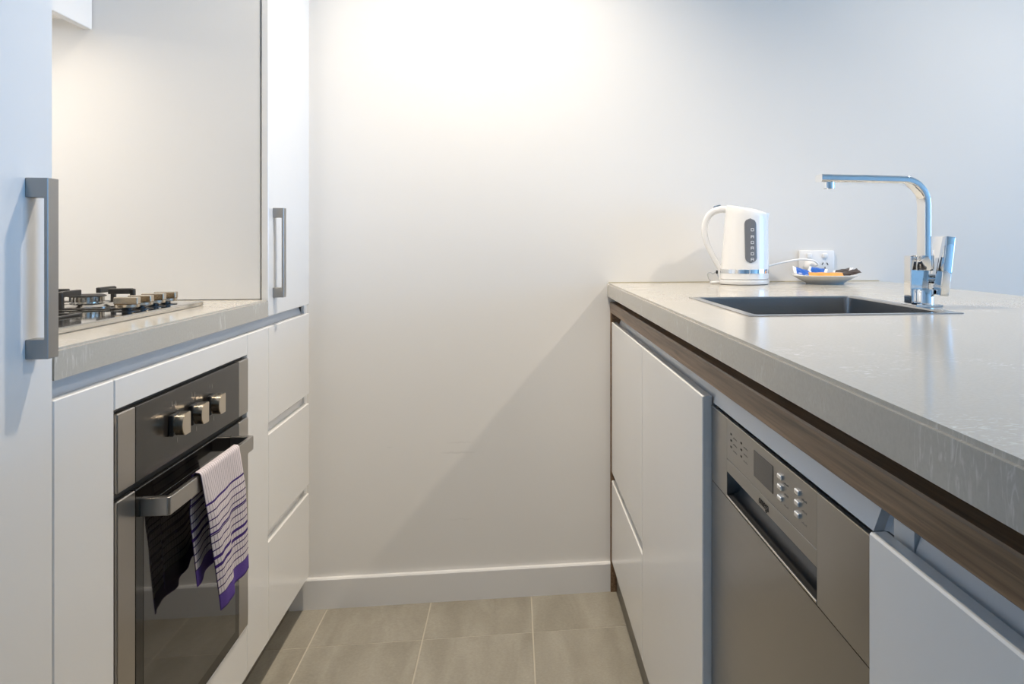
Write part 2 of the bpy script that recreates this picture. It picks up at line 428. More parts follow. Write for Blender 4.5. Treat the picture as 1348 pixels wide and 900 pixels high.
# tall cabinet with drawers
t = thing('tall_cabinet', 'tall white cabinet with handled door over three drawers against back wall', 'cabinet', (-.9, 2.25, 0))
bobj('body', 'cabinet_white', t, XWL + .004, XB, 2.068, D - .003, ZB, .8280)
bobj('upper_body', 'cabinet_white', t, XWL + .004, XB - .001, 2.068, D - .003, .8830, 2.30)
bobj('gable_panel', 'cabinet_white', t, XWL + .004, XB - .001, 2.050, 2.066, LT + .001, 2.30, .0008)
d = door(t, 2.0461, 2.4347, LB + .0005, 2.30)
bridge_handle(d, 2.081, 2.1045, .9205, 1.1370)
for z0, z1 in ((.624, ZT), (.3675, .598), (ZB, .343)): door(t, 2.0461, 2.4347, z0, z1, 'drawer')
for z0 in (.598, .343): bobj('drawer_rail', 'cabinet_white', t, XB - .004, XB + .004, 2.052, 2.385, z0 - .014, z0 + .0215)
bobj('filler_strip', 'cabinet_white', t, XB - .005, XB + .004, 2.4365, D - .002, ZB, 2.30)
# finger channel under the bench
prof = [(XB + .0005, .8325), (XB + .0005, .8360), (XL - .020, .8460), (XL - .023, .8540), (XL - .027, .8660), (XL - .030, .8772), (XL - .0415, .8770), (XL - .0415, .8325)]
ch = obj('finger_channel', prism(BM(), prof, 1.1310, 2.4355, 'y'), 'channel_grey')
tag(ch, 'recessed metal finger channel beneath the left stone bench', 'channel')
# bench with cooktop on it
poly = [(XWL + .003, 1.1335), (XL, 1.1335), (XL, 2.0440), (XL - DT - .004, 2.0440), (XL - DT - .004, 2.0495), (XWL + .003, 2.0495)]
bm = prism(BM(), poly, LB, LT)
es = [e for e in bm.edges if all(v.co.z > LT - 1e-4 for v in e.verts) and all(abs(v.co.x - XL) < 1e-4 for v in e.verts)]
bmesh.ops.bevel(bm, geom=es, offset=.0035, segments=2, affect='EDGES')
tag(obj('benchtop', bm, 'stone'), 'speckled stone bench slab carrying the gas cooktop', 'benchtop')
kb = bobj('kickboard', 'kick_dark', None, XL - .075, XL - .060, .531, D - .016, 0.0, ZB - .0005)
tag(kb, 'dark kickboard under the oven cabinets', 'kickboard')
# cupboard above the cooktop
XU = -.963
t = thing('wall_cupboard', 'pale wall cupboard hung above the gas cooktop', 'cabinet', (-1.1, 1.6, 1.543))
bobj('body', 'cabinet_white', t, XWL + .002, XU - .020, 1.1326, 2.0495, 1.566, 2.30)
bobj('door', 'door_white', t, XU - .018, XU, 1.1326, 1.590, 1.543, 2.30)
bobj('door', 'door_white', t, XU - .018, XU, 1.5925, 2.0485, 1.543, 2.30)
x, y, z = -1.115, 1.70, 1.566
t = thing('cupboard_light_offscreen', 'small round light under the wall cupboard above the cooktop', 'light', (x, y, z))
obj('housing', lathe(BM(), (x, y, z), [(.028, -.0062), (.034, -.004), (.034, .0005), (.028, .0005)], 28), 'steel_bright', t, 40)
obj('lens_cupboard_offscreen', lathe(BM(), (x, y, z), [(0, -.005), (.028, -.005), (.028, -.001), (0, -.001)], 24), 'lens_glow', t)
li = bpy.data.lights.new('lamp_cupboard_offscreen', 'AREA'); li.shape = 'DISK'; li.size = .05; li.energy = 1.15; li.color = WARM
lo = bpy.data.objects.new('lamp_cupboard_offscreen', li); COL.objects.link(lo); lo.parent = t; lo.location = (0, 0, -.0085)

# ------------------------------------------------------------------ oven
XO = XL + .003
OY0, OY1 = 1.2935, 1.8880
t = thing('oven', 'built-in stainless steel and dark glass oven with three knobs', 'oven', (-.86, 1.59, .2185))
bobj('body', 'dark_casing', t, -1.15, XL - .008, OY0 + .004, OY1 - .004, .2190, .8060)
bobj('control_panel', 'panel_glass', t, XL - .008, XO, OY0 + .058, OY1 - .060, .6845, .8020, .0012)
for a, b_ in ((OY0, OY0 + .0575), (OY1 - .0595, OY1)):
    bobj('control_end_cap', 'steel_oven', t, XL - .008, XO, a, b_, .6845, .8020, .0015)
for yc in (1.4885, 1.574, 1.661):
    k = bobj('knob', 'dark_plastic', t, XO - .0005, XO + .008, yc - .0175, yc + .0175, .745 - .0180, .745 + .0180, .0015, label='black square knob base')
    # D-shaped grip: flat block with rounded near end
    bm = BM()
    pts = [(yc + .0185 * math.cos(a), .745 + .0185 * math.sin(a)) for a in [PI * .5 + PI * i / 14 for i in range(15)]] + [(yc + .0175, .745 - .0185), (yc + .0185, .745 - .0175), (yc + .0185, .745 + .0175), (yc + .0175, .745 + .0185)]
    prism(bm, pts, XO + .008, XO + .0225, 'x')
    bmesh.ops.bevel(bm, geom=[e for e in bm.edges if all(v.co.x > XO + .022 for v in e.verts)], offset=.0009, segments=2, affect='EDGES')
    obj('grip', bm, 'knob_nickel', k, 35)
# printed marks by the knobs
for yc in (1.4885, 1.574, 1.661):
    for dy, dz in ((.012, .034), (-.002, .036), (.02, -.03)):
        bobj('print_mark', 'print_light', t, XO, XO + .0002, yc + dy - .001, yc + dy + .001, .745 + dz - .005, .745 + dz + .003, 0)
dr = bobj('door', 'glass_border', t, XL - .006, XO, OY0 + .058, OY1 - .060, .2215, .6735, .0012, label='dark reflective oven door glass')
for a, b_ in ((OY0, OY0 + .0575), (OY1 - .0595, OY1)):
    bobj('door_stile', 'steel_oven', dr, XL - .006, XO, a, b_, .2215, .6735, .0015)
bobj('inner_window', 'glass_dark', dr, XO - .002, XO + .0004, 1.378, 1.803, .245, .640, .0002)
HY0, HY1, HZ0, HZ1, HX = 1.366, 1.783, .628, .6565, -.5305
bm = BM()
path = [Vector((XO, HY0 + .004, 0)), Vector((HX - .004, HY0 + .004, 0)), Vector((HX - .004, HY1 - .004, 0)), Vector((XO, HY1 - .004, 0))]
poly = [(XO - .0005, HY0), (HX - .004, HY0), (HX, HY0 + .004), (HX, HY1 - .004), (HX - .004, HY1), (XO - .0005, HY1), (XO - .0005, HY1 - .012), (HX - .008, HY1 - .012), (HX - .008, HY0 + .012), (XO - .0005, HY0 + .012)]
prism(bm, poly, HZ0, HZ1)
bmesh.ops.bevel(bm, geom=list(bm.edges), offset=.0009, segments=1, affect='EDGES')
obj('handle', bm, 'steel_oven', dr, label='flat brushed steel rail handle')

# ------------------------------------------------------------------ tea towel over the oven rail
def towel():
    nu, nv = 44, 96
    LF, LBk, ov = .262, .205, .016
    tot = LF + LBk + ov
    bm = BM(); uvl = bm.loops.layers.uv.new('UVMap'); g = []; uvs = {}
    rest = HZ1 + .0012
    for i in range(nu + 1):
        s = i / nu; row = []
        for j in range(nv + 1):
            q = tot * j / nv
            lf = LF - .022 * s            # front hem rises towards the wall side
            if q < LF:
                h = (LF - q) / LF; fr = 1 - q / LF       # 0 at rail, 1 at hem
                hh = (1 - fr)
                y = 1.483 + s * .197 + fr * (.072 - .058 * s)
                fold = (.0050 * math.sin(s * 6.5 + .6) + .0025 * math.sin(s * 15 + 2 * fr)) * min(1, fr * 1.6) + .006 * fr
                curl = .014 * math.exp(-((s) / .10) ** 2) * min(1, fr * 2)
                x = HX + .0028 + max(fold, -.004) + .006 * min(1, fr * 3) - curl * .6
                z = rest - fr * lf
            elif q < LF + ov:
                a = (q - LF) / ov * PI
                x = HX - .004 + .0068 * math.cos(a); y = 1.483 + s * .197; z = rest + .0045 * math.sin(a)
            else:
                fr = (q - LF - ov) / LBk
                y = 1.483 + s * .197 + fr * (.040 - .03 * s)
                x = HX - .0108 - .010 * min(1, fr * 3) + .005 * math.sin(s * 9 + 1.) * fr
                z = rest - fr * (LBk - .012 * s)
            v = bm.verts.new((x, y, z)); row.append(v)
            uvs[v] = (s * .33, q if q < LF + ov / 2 else tot - q + .0)
        g.append(row)
    for i in range(nu):
        for j in range(nv):
            f = bm.faces.new((g[i][j], g[i + 1][j], g[i + 1][j + 1], g[i][j + 1]))
            for l in f.loops: l[uvl].uv = uvs[l.vert]
    bmesh.ops.recalc_face_normals(bm, faces=bm.faces)
    o = obj('tea_towel', bm, 'tea_towel_cloth', None, 80)
    sm = o.modifiers.new('thickness', 'SOLIDIFY'); sm.thickness = .0014; sm.offset = 0
    return tag(o, 'white tea towel with purple checks and purple hem over oven handle', 'towel')
towel()

# ------------------------------------------------------------------ gas cooktop
CX0, CX1, CY0, CY1 = -1.165, -.660, 1.292, 1.873
ZC = LT + .0100
t = thing('gas_cooktop', 'stainless steel gas cooktop with black trivets and four front knobs', 'cooktop', (-.91, 1.582, LT))
bm = box(BM(), CX0, CX1, CY0, CY1, LT - .0003, ZC, .002)
obj('tray', bm, 'steel_polished', t)
for bx_, by_, br in ((-.825, 1.735, .032), (-1.045, 1.735, .026), (-.825, 1.43, .040), (-1.045, 1.43, .032)):
    bo = obj('burner', lathe(BM(), (bx_, by_, ZC), [(0, -.0005), (br + .021, -.0005), (br + .021, .002), (br + .012, .0075), (br - .004, .0085), (0, .0085)], 36), 'steel_bright', t, 30)
    bm = BM(); n = 48
    lathe(bm, (bx_, by_, ZC), [(0, .0085), (br - .006, .0085), (br - .005, .020), (0, .020)], n)
    for i in range(24):
        a = 2 * PI * i / 24
        box(bm, br - .0056, br - .0028, -.0022, .0022, .010, .0195, 0, 1, Matrix.Translation((bx_, by_, ZC)) @ Matrix.Rotation(a, 4, 'Z'))
    obj('burner_head', bm, 'steel_bright', bo, 30)
    obj('burner_cap', lathe(BM(), (bx_, by_, ZC), [(0, .0195), (br, .0200), (br + .001, .0220), (br - .004, .0240), (0, .0246)], 36), 'cast_iron', bo, 30)
def trivet(xc, ya, yb, xa, xb):
    """a cast grate: two feet rails, cross arms ending near the burner"""
    zt = LT + .0450
    bm = BM()
    # low frame
    for yy in (ya, yb): box(bm, xa, xb, yy - .003, yy + .003, ZC + .0004, ZC + .0035, .0008)
    for xx in (xa, xb): box(bm, xx - .003, xx + .003, ya, yb, ZC + .0004, ZC + .0035, .0008)
    return bm, zt
for (ya, yb) in ((1.642, 1.842), (1.322, 1.540)):
    xa, xb = -1.135, -.742
    bm, zt = trivet(0, ya, yb, xa, xb)
    for xc in (-.825, -1.045):
        yc = (ya + yb) / 2
        for sx, sy in ((1, 0), (-1, 0), (0, 1), (0, -1)):
            if sx:
                x_out = xc + sx * .080; x_in = xc + sx * .036
                box(bm, min(x_out, x_in), max(x_out, x_in), yc - .0045, yc + .0045, zt - .011, zt, .0012)
                box(bm, x_out - .004, x_out + .004, yc - .0045, yc + .0045, ZC + .001, zt - .001, .0012)
                box(bm, x_out - .003, x_out + .003, ya, yb, ZC + .0006, ZC + .0034, .0008)
            else:
                y_out = yb if sy > 0 else ya; y_in = yc + sy * .036
                box(bm, xc - .0045, xc + .0045, min(y_out, y_in), max(y_out, y_in), zt - .011, zt, .0012)
                box(bm, xc - .0045, xc + .0045, y_out - .004, y_out + .004, ZC + .001, zt - .001, .0012)
    obj('trivet', bm, 'cast_iron', t)
for yy in (1.614, 1.670, 1.726, 1.782):
    xx = -.700
    k = obj('knob', lathe(BM(), (xx, yy, ZC), [(0, -.0003), (.0205, -.0003), (.0205, .0012), (.0085, .0014), (.0085, .0075), (0, .0075)], 28), 'dark_plastic', t, 30, label='black stem of a nickel knob')
    bm = BM(); lathe(bm, (xx, yy, ZC), [(0, .007), (.0195, .007), (.0205, .008), (.0205, .0125), (0, .0125)], 32)
    box(bm, xx - .0205, xx + .0205, yy - .0075, yy + .0075, ZC + .0125, ZC + .0255, .0012)
    obj('grip', bm, 'knob_nickel', k, 30)

# ------------------------------------------------------------------ island
IY0 = -.62                         # open end of the island, behind the camera
IX1 = 1.154; IXS = .2786
SX0, SX1, SY0, SY1 = .382, .763, 1.307, 1.776      # sink rim
bm = BM()
def slab_with_hole(bm, x0, x1, y0, y1, hx0, hx1, hy0, hy1, z0, z1):
    o_ = [(x0, y0), (x1, y0), (x1, y1), (x0, y1)]; h_ = [(hx0, hy0), (hx1, hy0), (hx1, hy1), (hx0, hy1)]
    V = {}
    for nm, ring in (('o', o_), ('h', h_)):
        for i, p in enumerate(ring):
            for z in (z0, z1): V[nm, i, z] = bm.verts.new((*p, z))
    for i in range(4):
        j = (i + 1) % 4
        bm.faces.new((V['o', i, z1], V['o', j, z1], V['h', j, z1], V['h', i, z1]))
        bm.faces.new((V['o', i, z0], V['h', i, z0], V['h', j, z0], V['o', j, z0]))
        bm.faces.new((V['o', i, z0], V['o', j, z0], V['o', j, z1], V['o', i, z1]))
        bm.faces.new((V['h', i, z0], V['h', i, z1], V['h', j, z1], V['h', j, z0]))
    bmesh.ops.recalc_face_normals(bm, faces=bm.faces)
slab_with_hole(bm, IXS, IX1, IY0, D - .002, SX0 + .012, SX1 - .012, SY0 + .012, SY1 - .012, RB, RT)
es = [e for e in bm.edges if all(v.co.z > RT - 1e-4 for v in e.verts) and (all(abs(v.co.x - IXS) < 1e-4 for v in e.verts) or all(abs(v.co.x - IX1) < 1e-4 for v in e.verts))]
bmesh.ops.bevel(bm, geom=es, offset=.004, segments=2, affect='EDGES')
tag(obj('island_benchtop', bm, 'stone'), 'long speckled stone island top with inset sink and tap', 'benchtop')
tag(obj('sealant_bead', box(BM(), IXS + .004, IX1 - .004, D - .0028, D - .0003, RT - .001, RT + .0022), 'caulk'), 'thin beige sealant line where island top meets wall', 'sealant')
# walnut frame of the island
t = thing('walnut_surround', 'walnut veneer rail and end panel framing the island cabinets', 'panel', (.6, 2.0, 0))
XWN = .287
bobj('rail', 'walnut', t, XWN, XWN + .018, IY0 + .02, D - .003, .8415, .8735, .0020)
bobj('recessed_rail', 'walnut', t, XWN + .022, XWN + .034, IY0 + .02, D - .003, .8415, RB - .0005, 0)
bobj('rail_cap', 'walnut', t, XWN + .016, XWN + .030, IY0 + .02, D - .003, .8600, .8735, 0)
bobj('end_panel', 'walnut', t, XWN + .0005, IX1 - .05, 2.4530, D - .002, .0, .8735, .0008)
bobj('back_panel', 'walnut', t, IX1 - .068, IX1 - .05, IY0 + .02, 2.4525, .0, RB - .0005, .0008)
bobj('open_end_panel', 'walnut', t, XWN + .0005, IX1 - .069, IY0 + .002, IY0 + .0195, .0, .8735, .0008)
# carcasses and fronts
RZB, RZT = .0935, .814
XRB = XR + DT + .002
def carcass(parent, y0, y1, zt=.786, x1=1.08): return bobj('body', 'cabinet_white', parent, XRB, x1, y0 + .0008, y1 - .0008, RZB, zt)
t = thing('drawer_cabinet', 'white island cabinet of two handleless drawers against back wall', 'cabinet', (.7, 2.15, 0))
bobj('body', 'cabinet_white', t, XRB, 1.08, 1.8557, 2.4515, RZB, .786)
door(t, 1.8547, 2.4513, .3624, RZT, 'drawer', XR, 1); door(t, 1.8547, 2.4513, RZB, .3377, 'drawer', XR, 1)
t = thing('sink_cabinet', 'white island cabinet with one plain door below the sink', 'cabinet', (.7, 1.55, 0))
bm = BM()
box(bm, XRB, 1.08, 1.2480, 1.2640, RZB, .786); box(bm, XRB, 1.08, 1.8380, 1.8535, RZB, .786)
box(bm, XRB, 1.08, 1.2640, 1.8380, RZB, RZB + .016); box(bm, 1.064, 1.08, 1.2640, 1.8380, RZB + .016, .786); box(bm, XRB, XRB + .016, 1.2640, 1.8380, .70, .786)
obj('body', bm, 'cabinet_white', t)
door(t, 1.2466, 1.8547, RZB, RZT, 'door', XR, 1)
t = thing('end_cabinet', 'white island cabinet with plain front beside the dishwasher', 'cabinet', (.7, .1, 0))
bobj('body', 'cabinet_white', t, XRB, 1.08, IY0 + .021, .6424, RZB, .786)
door(t, .0420, .6434, RZB, RZT, 'drawer', XR, 1); door(t, IY0 + .021, .0420, RZB, RZT, 'drawer', XR, 1)
# finger channels of the island (either side of the dishwasher)
def rchannel(y0, y1, label):
    pr = [(XRB - .0005, .7868), (XRB - .0005, .7905), (XR + .020, .8020), (XR + .024, .8130), (XR + .030, .8290), (XR + .034, .8410), (XR + .0490, .8410), (XR + .0490, .7868)]
    o = obj('finger_channel', prism(BM(), pr, y0, y1, 'y'), 'channel_grey'); return tag(o, label, 'channel')
rchannel(1.2480, 2.4440, 'metal finger channel beneath walnut rail above the sink cabinet')
rchannel(IY0 + .03, .6060, 'metal finger channel beneath walnut rail above the end cabinet')
bobj('channel_end', 'cabinet_white', t, XR + .022, XR + .048, .6075, .6420, .7865, .8412, .0005)
kb = bobj('kickboard', 'kick_dark', None, XR + .0155, XR + .030, IY0 + .021, 2.4525, 0.0, RZB - .0005)
tag(kb, 'dark kickboard under the island drawers and dishwasher', 'kickboard')

# ------------------------------------------------------------------ dishwasher
XD = .303; DY0, DY1, DZT, DZS = .6460, 1.2440, .8000, .6860
t = thing('dishwasher', 'stainless steel dishwasher with recessed grip and display in the island', 'dishwasher', (.6, .945, 0))
bobj('body', 'dark_casing', t, XD + .026, 1.05, DY0 + .002, DY1 - .002, RZB + .004, .8046)
GY0, GY1, GZ0, GZ1 = .794, 1.148, .6905, .7235
def rounded_front(bm, y0, y1, z0, z1, rn=.010, rf=.004):
    """plate whose vertical edges are rounded over; front at XD"""
    pts = [(XD + .025, y0)]
    for k in range(7): a = PI - PI / 2 * (1 - k / 6.); 
    pts = [(XD + .025, y0), (XD + rn, y0)] + [(XD + rn - rn * math.sin(a), y0 + rn - rn * math.cos(a)) for a in [PI / 2 * k / 6 for k in range(1, 7)]]
    pts += [(XD + rf - rf * math.cos(a), y1 - rf + rf * math.sin(a)) for a in [PI / 2 * k / 4 for k in range(0, 5)]] + [(XD + .025, y1)]
    prism(bm, pts, z0, z1)
    return bm
bm = rounded_front(BM(), DY0, DY1, RZB + .012, DZS - .0008)
obj('door', bm, 'steel_brushed', t, 40)
# fascia: four pieces round the grip recess, joined
bm = BM()
rounded_front(bm, DY0, GY0 - .0004, DZS + .0004, DZT, .010, .0003)
b2 = BM(); rounded_front(b2, GY1 + .0004, DY1, DZS + .0004, DZT, .0003, .004)
obj('fascia_end', bm, 'steel_brushed', t, 40); obj('fascia_end', b2, 'steel_brushed', t, 40)
fa = obj('control_fascia', box(BM(), XD, XD + .025, GY0, GY1, .7424, DZT, .0004), 'steel_brushed', t)
bm = BM(); box(bm, XD, XD + .025, GY0, GY1, GZ1, .7416, .0004)
gr = obj('grip_lintel', bm, 'steel_brushed', t)
bm = BM()   # the pocket: curved scoop behind the opening
pr = [(XD + .0005, GZ0 - .004), (XD + .0005, GZ0)] + [(XD + .004 + .020 * math.sin(a), GZ0 + .018 - .018 * math.cos(a)) for a in [PI / 2 * k / 5 for k in range(6)]] + [(XD + .0245, GZ1), (XD + .0255, GZ1), (XD + .0255, GZ0 - .004)]
prism(bm, pr, GY0 + .0002, GY1 - .0002, 'y')
obj('grip_pocket', bm, 'dark_plastic', t, 40, label='black scooped hand grip')
bobj('grip_lip', 'steel_bright', t, XD - .0008, XD + .004, GY0, GY1, GZ0 - .0035, GZ0 - .0005, .0006)
bobj('top_edge', 'steel_bright', t, XD - .0003, XD + .004, DY0 + .009, DY1 - .002, DZT - .0002, DZT + .0012, 0)
bobj('display', 'display_dark', fa, XD - .0006, XD + .001, .935, 1.0127, .7555, .7885, .0002)
for yc in (.907, .8485):
    for zc in (.784, .772, .7595):
        bobj('button', 'chrome', fa, XD - .0028, XD + .001, yc - .0070, yc + .0070, zc - .0028, zc + .0028, .0010)
for yc in (1.1247, 1.0726):
    for zc in (.7825, .7735, .7645):
        bobj('indicator_light', 'print_dark', fa, XD - .0004, XD + .001, yc - .0032, yc + .0032, zc - .0012, zc + .0012, 0)
        # unreadable small captions: a row of tiny strokes
        for q in range(5):
            bobj('caption_stroke', 'print_light', fa, XD - .0002, XD + .0005, yc - .012 - q * .0042 - .0014, yc - .012 - q * .0042 + .0014, zc - .0034, zc - .0022 + .0008 * (q % 2), 0)
for yc in (.907, .8485):
    for zc in (.784, .772, .7595):
        for q in range(4):
            bobj('caption_stroke', 'print_light', fa, XD - .0002, XD + .0005, yc - .0125 - q * .0040 - .0014, yc - .0125 - q * .0040 + .0014, zc - .0048, zc - .0034 + .0008 * (q % 2), 0)
me = text_mesh('omega', .0150, .0002)
me.materials.append(MAT['print_dark'])
lo = bpy.data.objects.new('lettering', me); COL.objects.link(lo); lo.parent = gr
lo.rotation_euler = (PI / 2, 0, -PI / 2)
lo.location = Vector((XD - .0003, .972, .7325)) - t.location
lo['label'] = 'dark printed lettering'
# grey lid edge above the door, rounded at one end
bm = BM()
pr = [(XD + .003, .8045), (XD + .017, .8410), (XD + .060, .8410), (XD + .060, .8045)]
prism(bm, pr, .6560, 1.2440, 'y')
es = [e for e in bm.edges if all(v.co.y < .66 for v in e.verts) and all(v.co.x < XD + .03 for v in e.verts)]
bmesh.ops.bevel(bm, geom=es, offset=.012, segments=5, affect='EDGES')
obj('top_lid', bm, 'channel_grey', t, 40, label='pale grey metal lid edge')

# ------------------------------------------------------------------ sink
t = thing('sink', 'square stainless steel sink let into the island top', 'sink', (.57, 1.54, RT))
bm = BM()
z1 = RT + .0016; rw = .017
rings = []
def ring(x0, x1, y0, y1, z, r):
    pts = []
    w_, h_ = x1 - x0, y1 - y0
    for px, py in rrect(w_, h_, max(r, .0005), 5): pts.append(bm.verts.new(((x0 + x1) / 2 + px, (y0 + y1) / 2 + py, z)))
    return pts
R = [ring(SX0, SX1, SY0, SY1, RT + .0002, .001), ring(SX0, SX1, SY0, SY1, z1, .001),
     ring(SX0 + rw, SX1 - rw, SY0 + rw, SY1 - rw, z1, .012), ring(SX0 + rw + .001, SX1 - rw - .001, SY0 + rw + .001, SY1 - rw - .001, z1 - .003, .012),
     ring(SX0 + rw + .004, SX1 - rw - .004, SY0 + rw + .004, SY1 - rw - .004, RT - .185, .012),
     ring(SX0 + rw + .014, SX1 - rw - .014, SY0 + rw + .014, SY1 - rw - .014, RT - .195, .012)]
for A, B in zip(R[:-1], R[1:]):
    for i in range(len(A)): bm.faces.new((A[i], A[(i + 1) % len(A)], B[(i + 1) % len(B)], B[i]))
bm.faces.new(R[-1])
bmesh.ops.recalc_face_normals(bm, faces=bm.faces)
rim = bm.copy()
bmesh.ops.delete(bm, geom=[f for f in bm.faces if f.calc_center_median().z > RT - .002], context='FACES')
bmesh.ops.delete(rim, geom=[f for f in rim.faces if f.calc_center_median().z <= RT - .002], context='FACES')
bo = obj('bowl', bm, 'steel_sink', t, 30)
obj('rim', rim, 'steel_sink', t, 30)
obj('drain', lathe(BM(), (.572, 1.54, RT - .195), [(0, .001), (.020, .001), (.030, .003), (.042, .003), (.044, .0003)], 32), 'chrome', t, 30)

# ------------------------------------------------------------------ mixer tap
TX, TY = .780, 1.483
t = thing('mixer_tap', 'chrome square swivel mixer tap standing behind the sink edge', 'tap', (TX, TY, RT))
Z = RT
obj('flange', box(BM(), TX - .030, TX + .026, TY - .030, TY + .030, Z - .0002, Z + .004, .001), 'chrome', t)
obj('body', box(BM(), TX - .026, TX + .012, TY - .002, TY + .026, Z + .004, Z + .097, .0015), 'chrome', t)
obj('base_collar', lathe(BM(), (TX - .002, TY - .012, Z), [(0, .0038), (.0165, .0038), (.0165, .030), (.015, .033), (0, .033)], 36), 'chrome', t, 35)
obj('swivel_collar', lathe(BM(), (TX - .002, TY - .012, Z), [(0, .069), (.0150, .069), (.0165, .0715), (.0165, .0975), (0, .0975)], 36), 'chrome', t, 35)
# riser and spout in one bent flat tube
zt_ = 1.1725; xr = TX - .001
TYB = TY; TY = TYB - .006
pts = [Vector((xr, TY, Z + .092)), Vector((xr, TY, zt_ - .046))]
rb = .046
for k in range(1, 13):
    a = PI / 2 * k / 12; pts.append(Vector((xr - rb + rb * math.cos(a), TY, zt_ - rb + rb * math.sin(a))))
pts += [Vector((xr - .12, TY, zt_ + .001)), Vector((.5675, TY, zt_ + .0015))]
bm = BM(); sweep(bm, pts, rrect(.036, .0140, .0035, 3))
obj('spout', bm, 'chrome', t, 35)
obj('aerator', lathe(BM(), (.588, TY, zt_ - .0185), [(0, 0), (.010, 0), (.011, .001), (.011, .014), (0, .014)], 24), 'chrome', t, 35)
TY = TYB
Ml = Matrix.Translation((TX + .0150, TY - .004, Z + .030)) @ Matrix.Rotation(math.radians(7), 4, 'Y')
lv = obj('lever', box(BM(), 0, .0185, -.036, .016, -.008, .106, .003, 2, Ml), 'chrome', t, 30)
obj('lever_pin', lathe(BM(), (TX + .006, TY + .008, Z + .052), [(0, 0), (.010, 0), (.010, .018), (0, .018)], 24, 'x'), 'chrome', lv, 35)

# ------------------------------------------------------------------ kettle
KX, KY = .669, 2.338; ka = .2786
rv = Vector((math.cos(ka), -math.sin(ka), 0)); fv = Vector((math.sin(ka), math.cos(ka), 0))
def KP(a, b, h): return Vector((KX, KY, RT)) + rv * a + fv * b + Vector((0, 0, h))     # a right, b away, h up
t = thing('kettle', 'white electric jug kettle with grey water gauge on the island top', 'kettle', (KX, KY, RT))
kettle = t
def kloft(rows, n=48, caps=True):
    """rows: (centre a, radius a, radius b, height, tilt)"""
    bm = BM(); RR = []
    for ca, ra, rb_, h, tl in rows:
        RR.append([bm.verts.new(KP(ca + ra * math.cos(2 * PI * i / n), rb_ * math.sin(2 * PI * i / n), h + tl * math.cos(2 * PI * i / n))) for i in range(n)])
    for A, B in zip(RR[:-1], RR[1:]):
        for i in range(n): bm.faces.new((A[i], A[(i + 1) % n], B[(i + 1) % n], B[i]))
    if caps: bm.faces.new(RR[0][::-1]); bm.faces.new(RR[-1])
    bmesh.ops.recalc_face_normals(bm, faces=bm.faces)
    return bm
obj('power_base', kloft([(0, .066, .066, .000, 0), (0, .0715, .0715, .002, 0), (0, .0730, .0730, .006, 0), (0, .0725, .0725, .0125, 0), (0, .070, .070, .0140, 0)]), 'plastic_white', t, 40)
def kr(h):   # body section at height h
    k = (h - .016) / .19
    return (.0005 + .0075 * k, .0715 - .0095 * k ** 1.15)
rows = [(.0005, .069, .069, .0150, 0), (.0005, .0715, .0715, .0175, 0)]
for h in (.03, .045, .07, .1, .13, .155, .175, .192):
    c_, r_ = kr(h); tl = -.011 * max(0, (h - .10) / .10) ** 1.5
    rows.append((c_, r_, r_, h + .011 * max(0, (h - .10) / .10) ** 1.5, tl))
c_, r_ = kr(.2); rows += [(c_, r_, r_, .2145, -.0115), (c_ - .0005, r_ - .003, r_ - .003, .2195, -.0115), (c_ - .001, r_ - .010, r_ - .010, .2220, -.0108)]
rows += [(c_, r_ * .5, r_ * .5, .2235, -.005), (c_, .002, .002, .2240, 0)]
body = obj('body', kloft(rows), 'plastic_white', t, 40)
rows = [(kr(h)[0], kr(h)[1] + e_, kr(h)[1] + e_, h, 0) for h, e_ in ((.0335, -.001), (.0338, .0009), (.0448, .0009), (.0452, -.001))]
obj('chrome_band', kloft(rows, 48, False), 'chrome', body, 40)
# water gauge: rounded plate bent onto the body, facing the room
def surf(a, h, off):
    c_, r_ = kr(h); x = a - c_; b = -math.sqrt(max((r_ + off) ** 2 - x * x, 0)); return KP(a, b, h)
def gauge(a0, h0, h1, wd, off, name, mat, parent, lean=0.):
    bm = BM(); n = 14; m = 26; g = []
    for j in range(m + 1):
        h = h0 + (h1 - h0) * j / m
        dd = min(h - h0, h1 - h); rr = wd / 2
        hw = rr if dd >= rr else math.sqrt(max(rr * rr - (rr - dd) ** 2, 1e-9))
        g.append([bm.verts.new(surf(a0 + lean * (h - h0) + hw * (-1 + 2 * i / n), h, off)) for i in range(n + 1)])
    for j in range(m):
        for i in range(n): bm.faces.new((g[j][i], g[j][i + 1], g[j + 1][i + 1], g[j + 1][i]))
    o = obj(name, bm, mat, parent, 60); s_ = o.modifiers.new('thickness', 'SOLIDIFY'); s_.thickness = .0016; s_.offset = 0
    return o
ga = gauge(.0195, .064, .1915, .0335, .0006, 'water_gauge', 'gauge_grey', body, -.02)
for q in range(6):
    h = .074 + q * .0162 + (.004 if q == 5 else 0)
    bm = BM()
    for (da, dh, wa, wh) in ((-.0035, 0, .0016, .008), (.0035, 0, .0016, .008), (0, .0035, .007, .0014), (0, -.0035 if q % 2 else .0, .007, .0014)):
        p = [surf(.0235 + da + sx * wa / 2, h + dh + sz * wh / 2, .0022) for sx, sz in ((-1, -1), (1, -1), (1, 1), (-1, 1))]
        bm.faces.new([bm.verts.new(v) for v in p])
    o = obj('gauge_mark', bm, 'gauge_mark', ga)
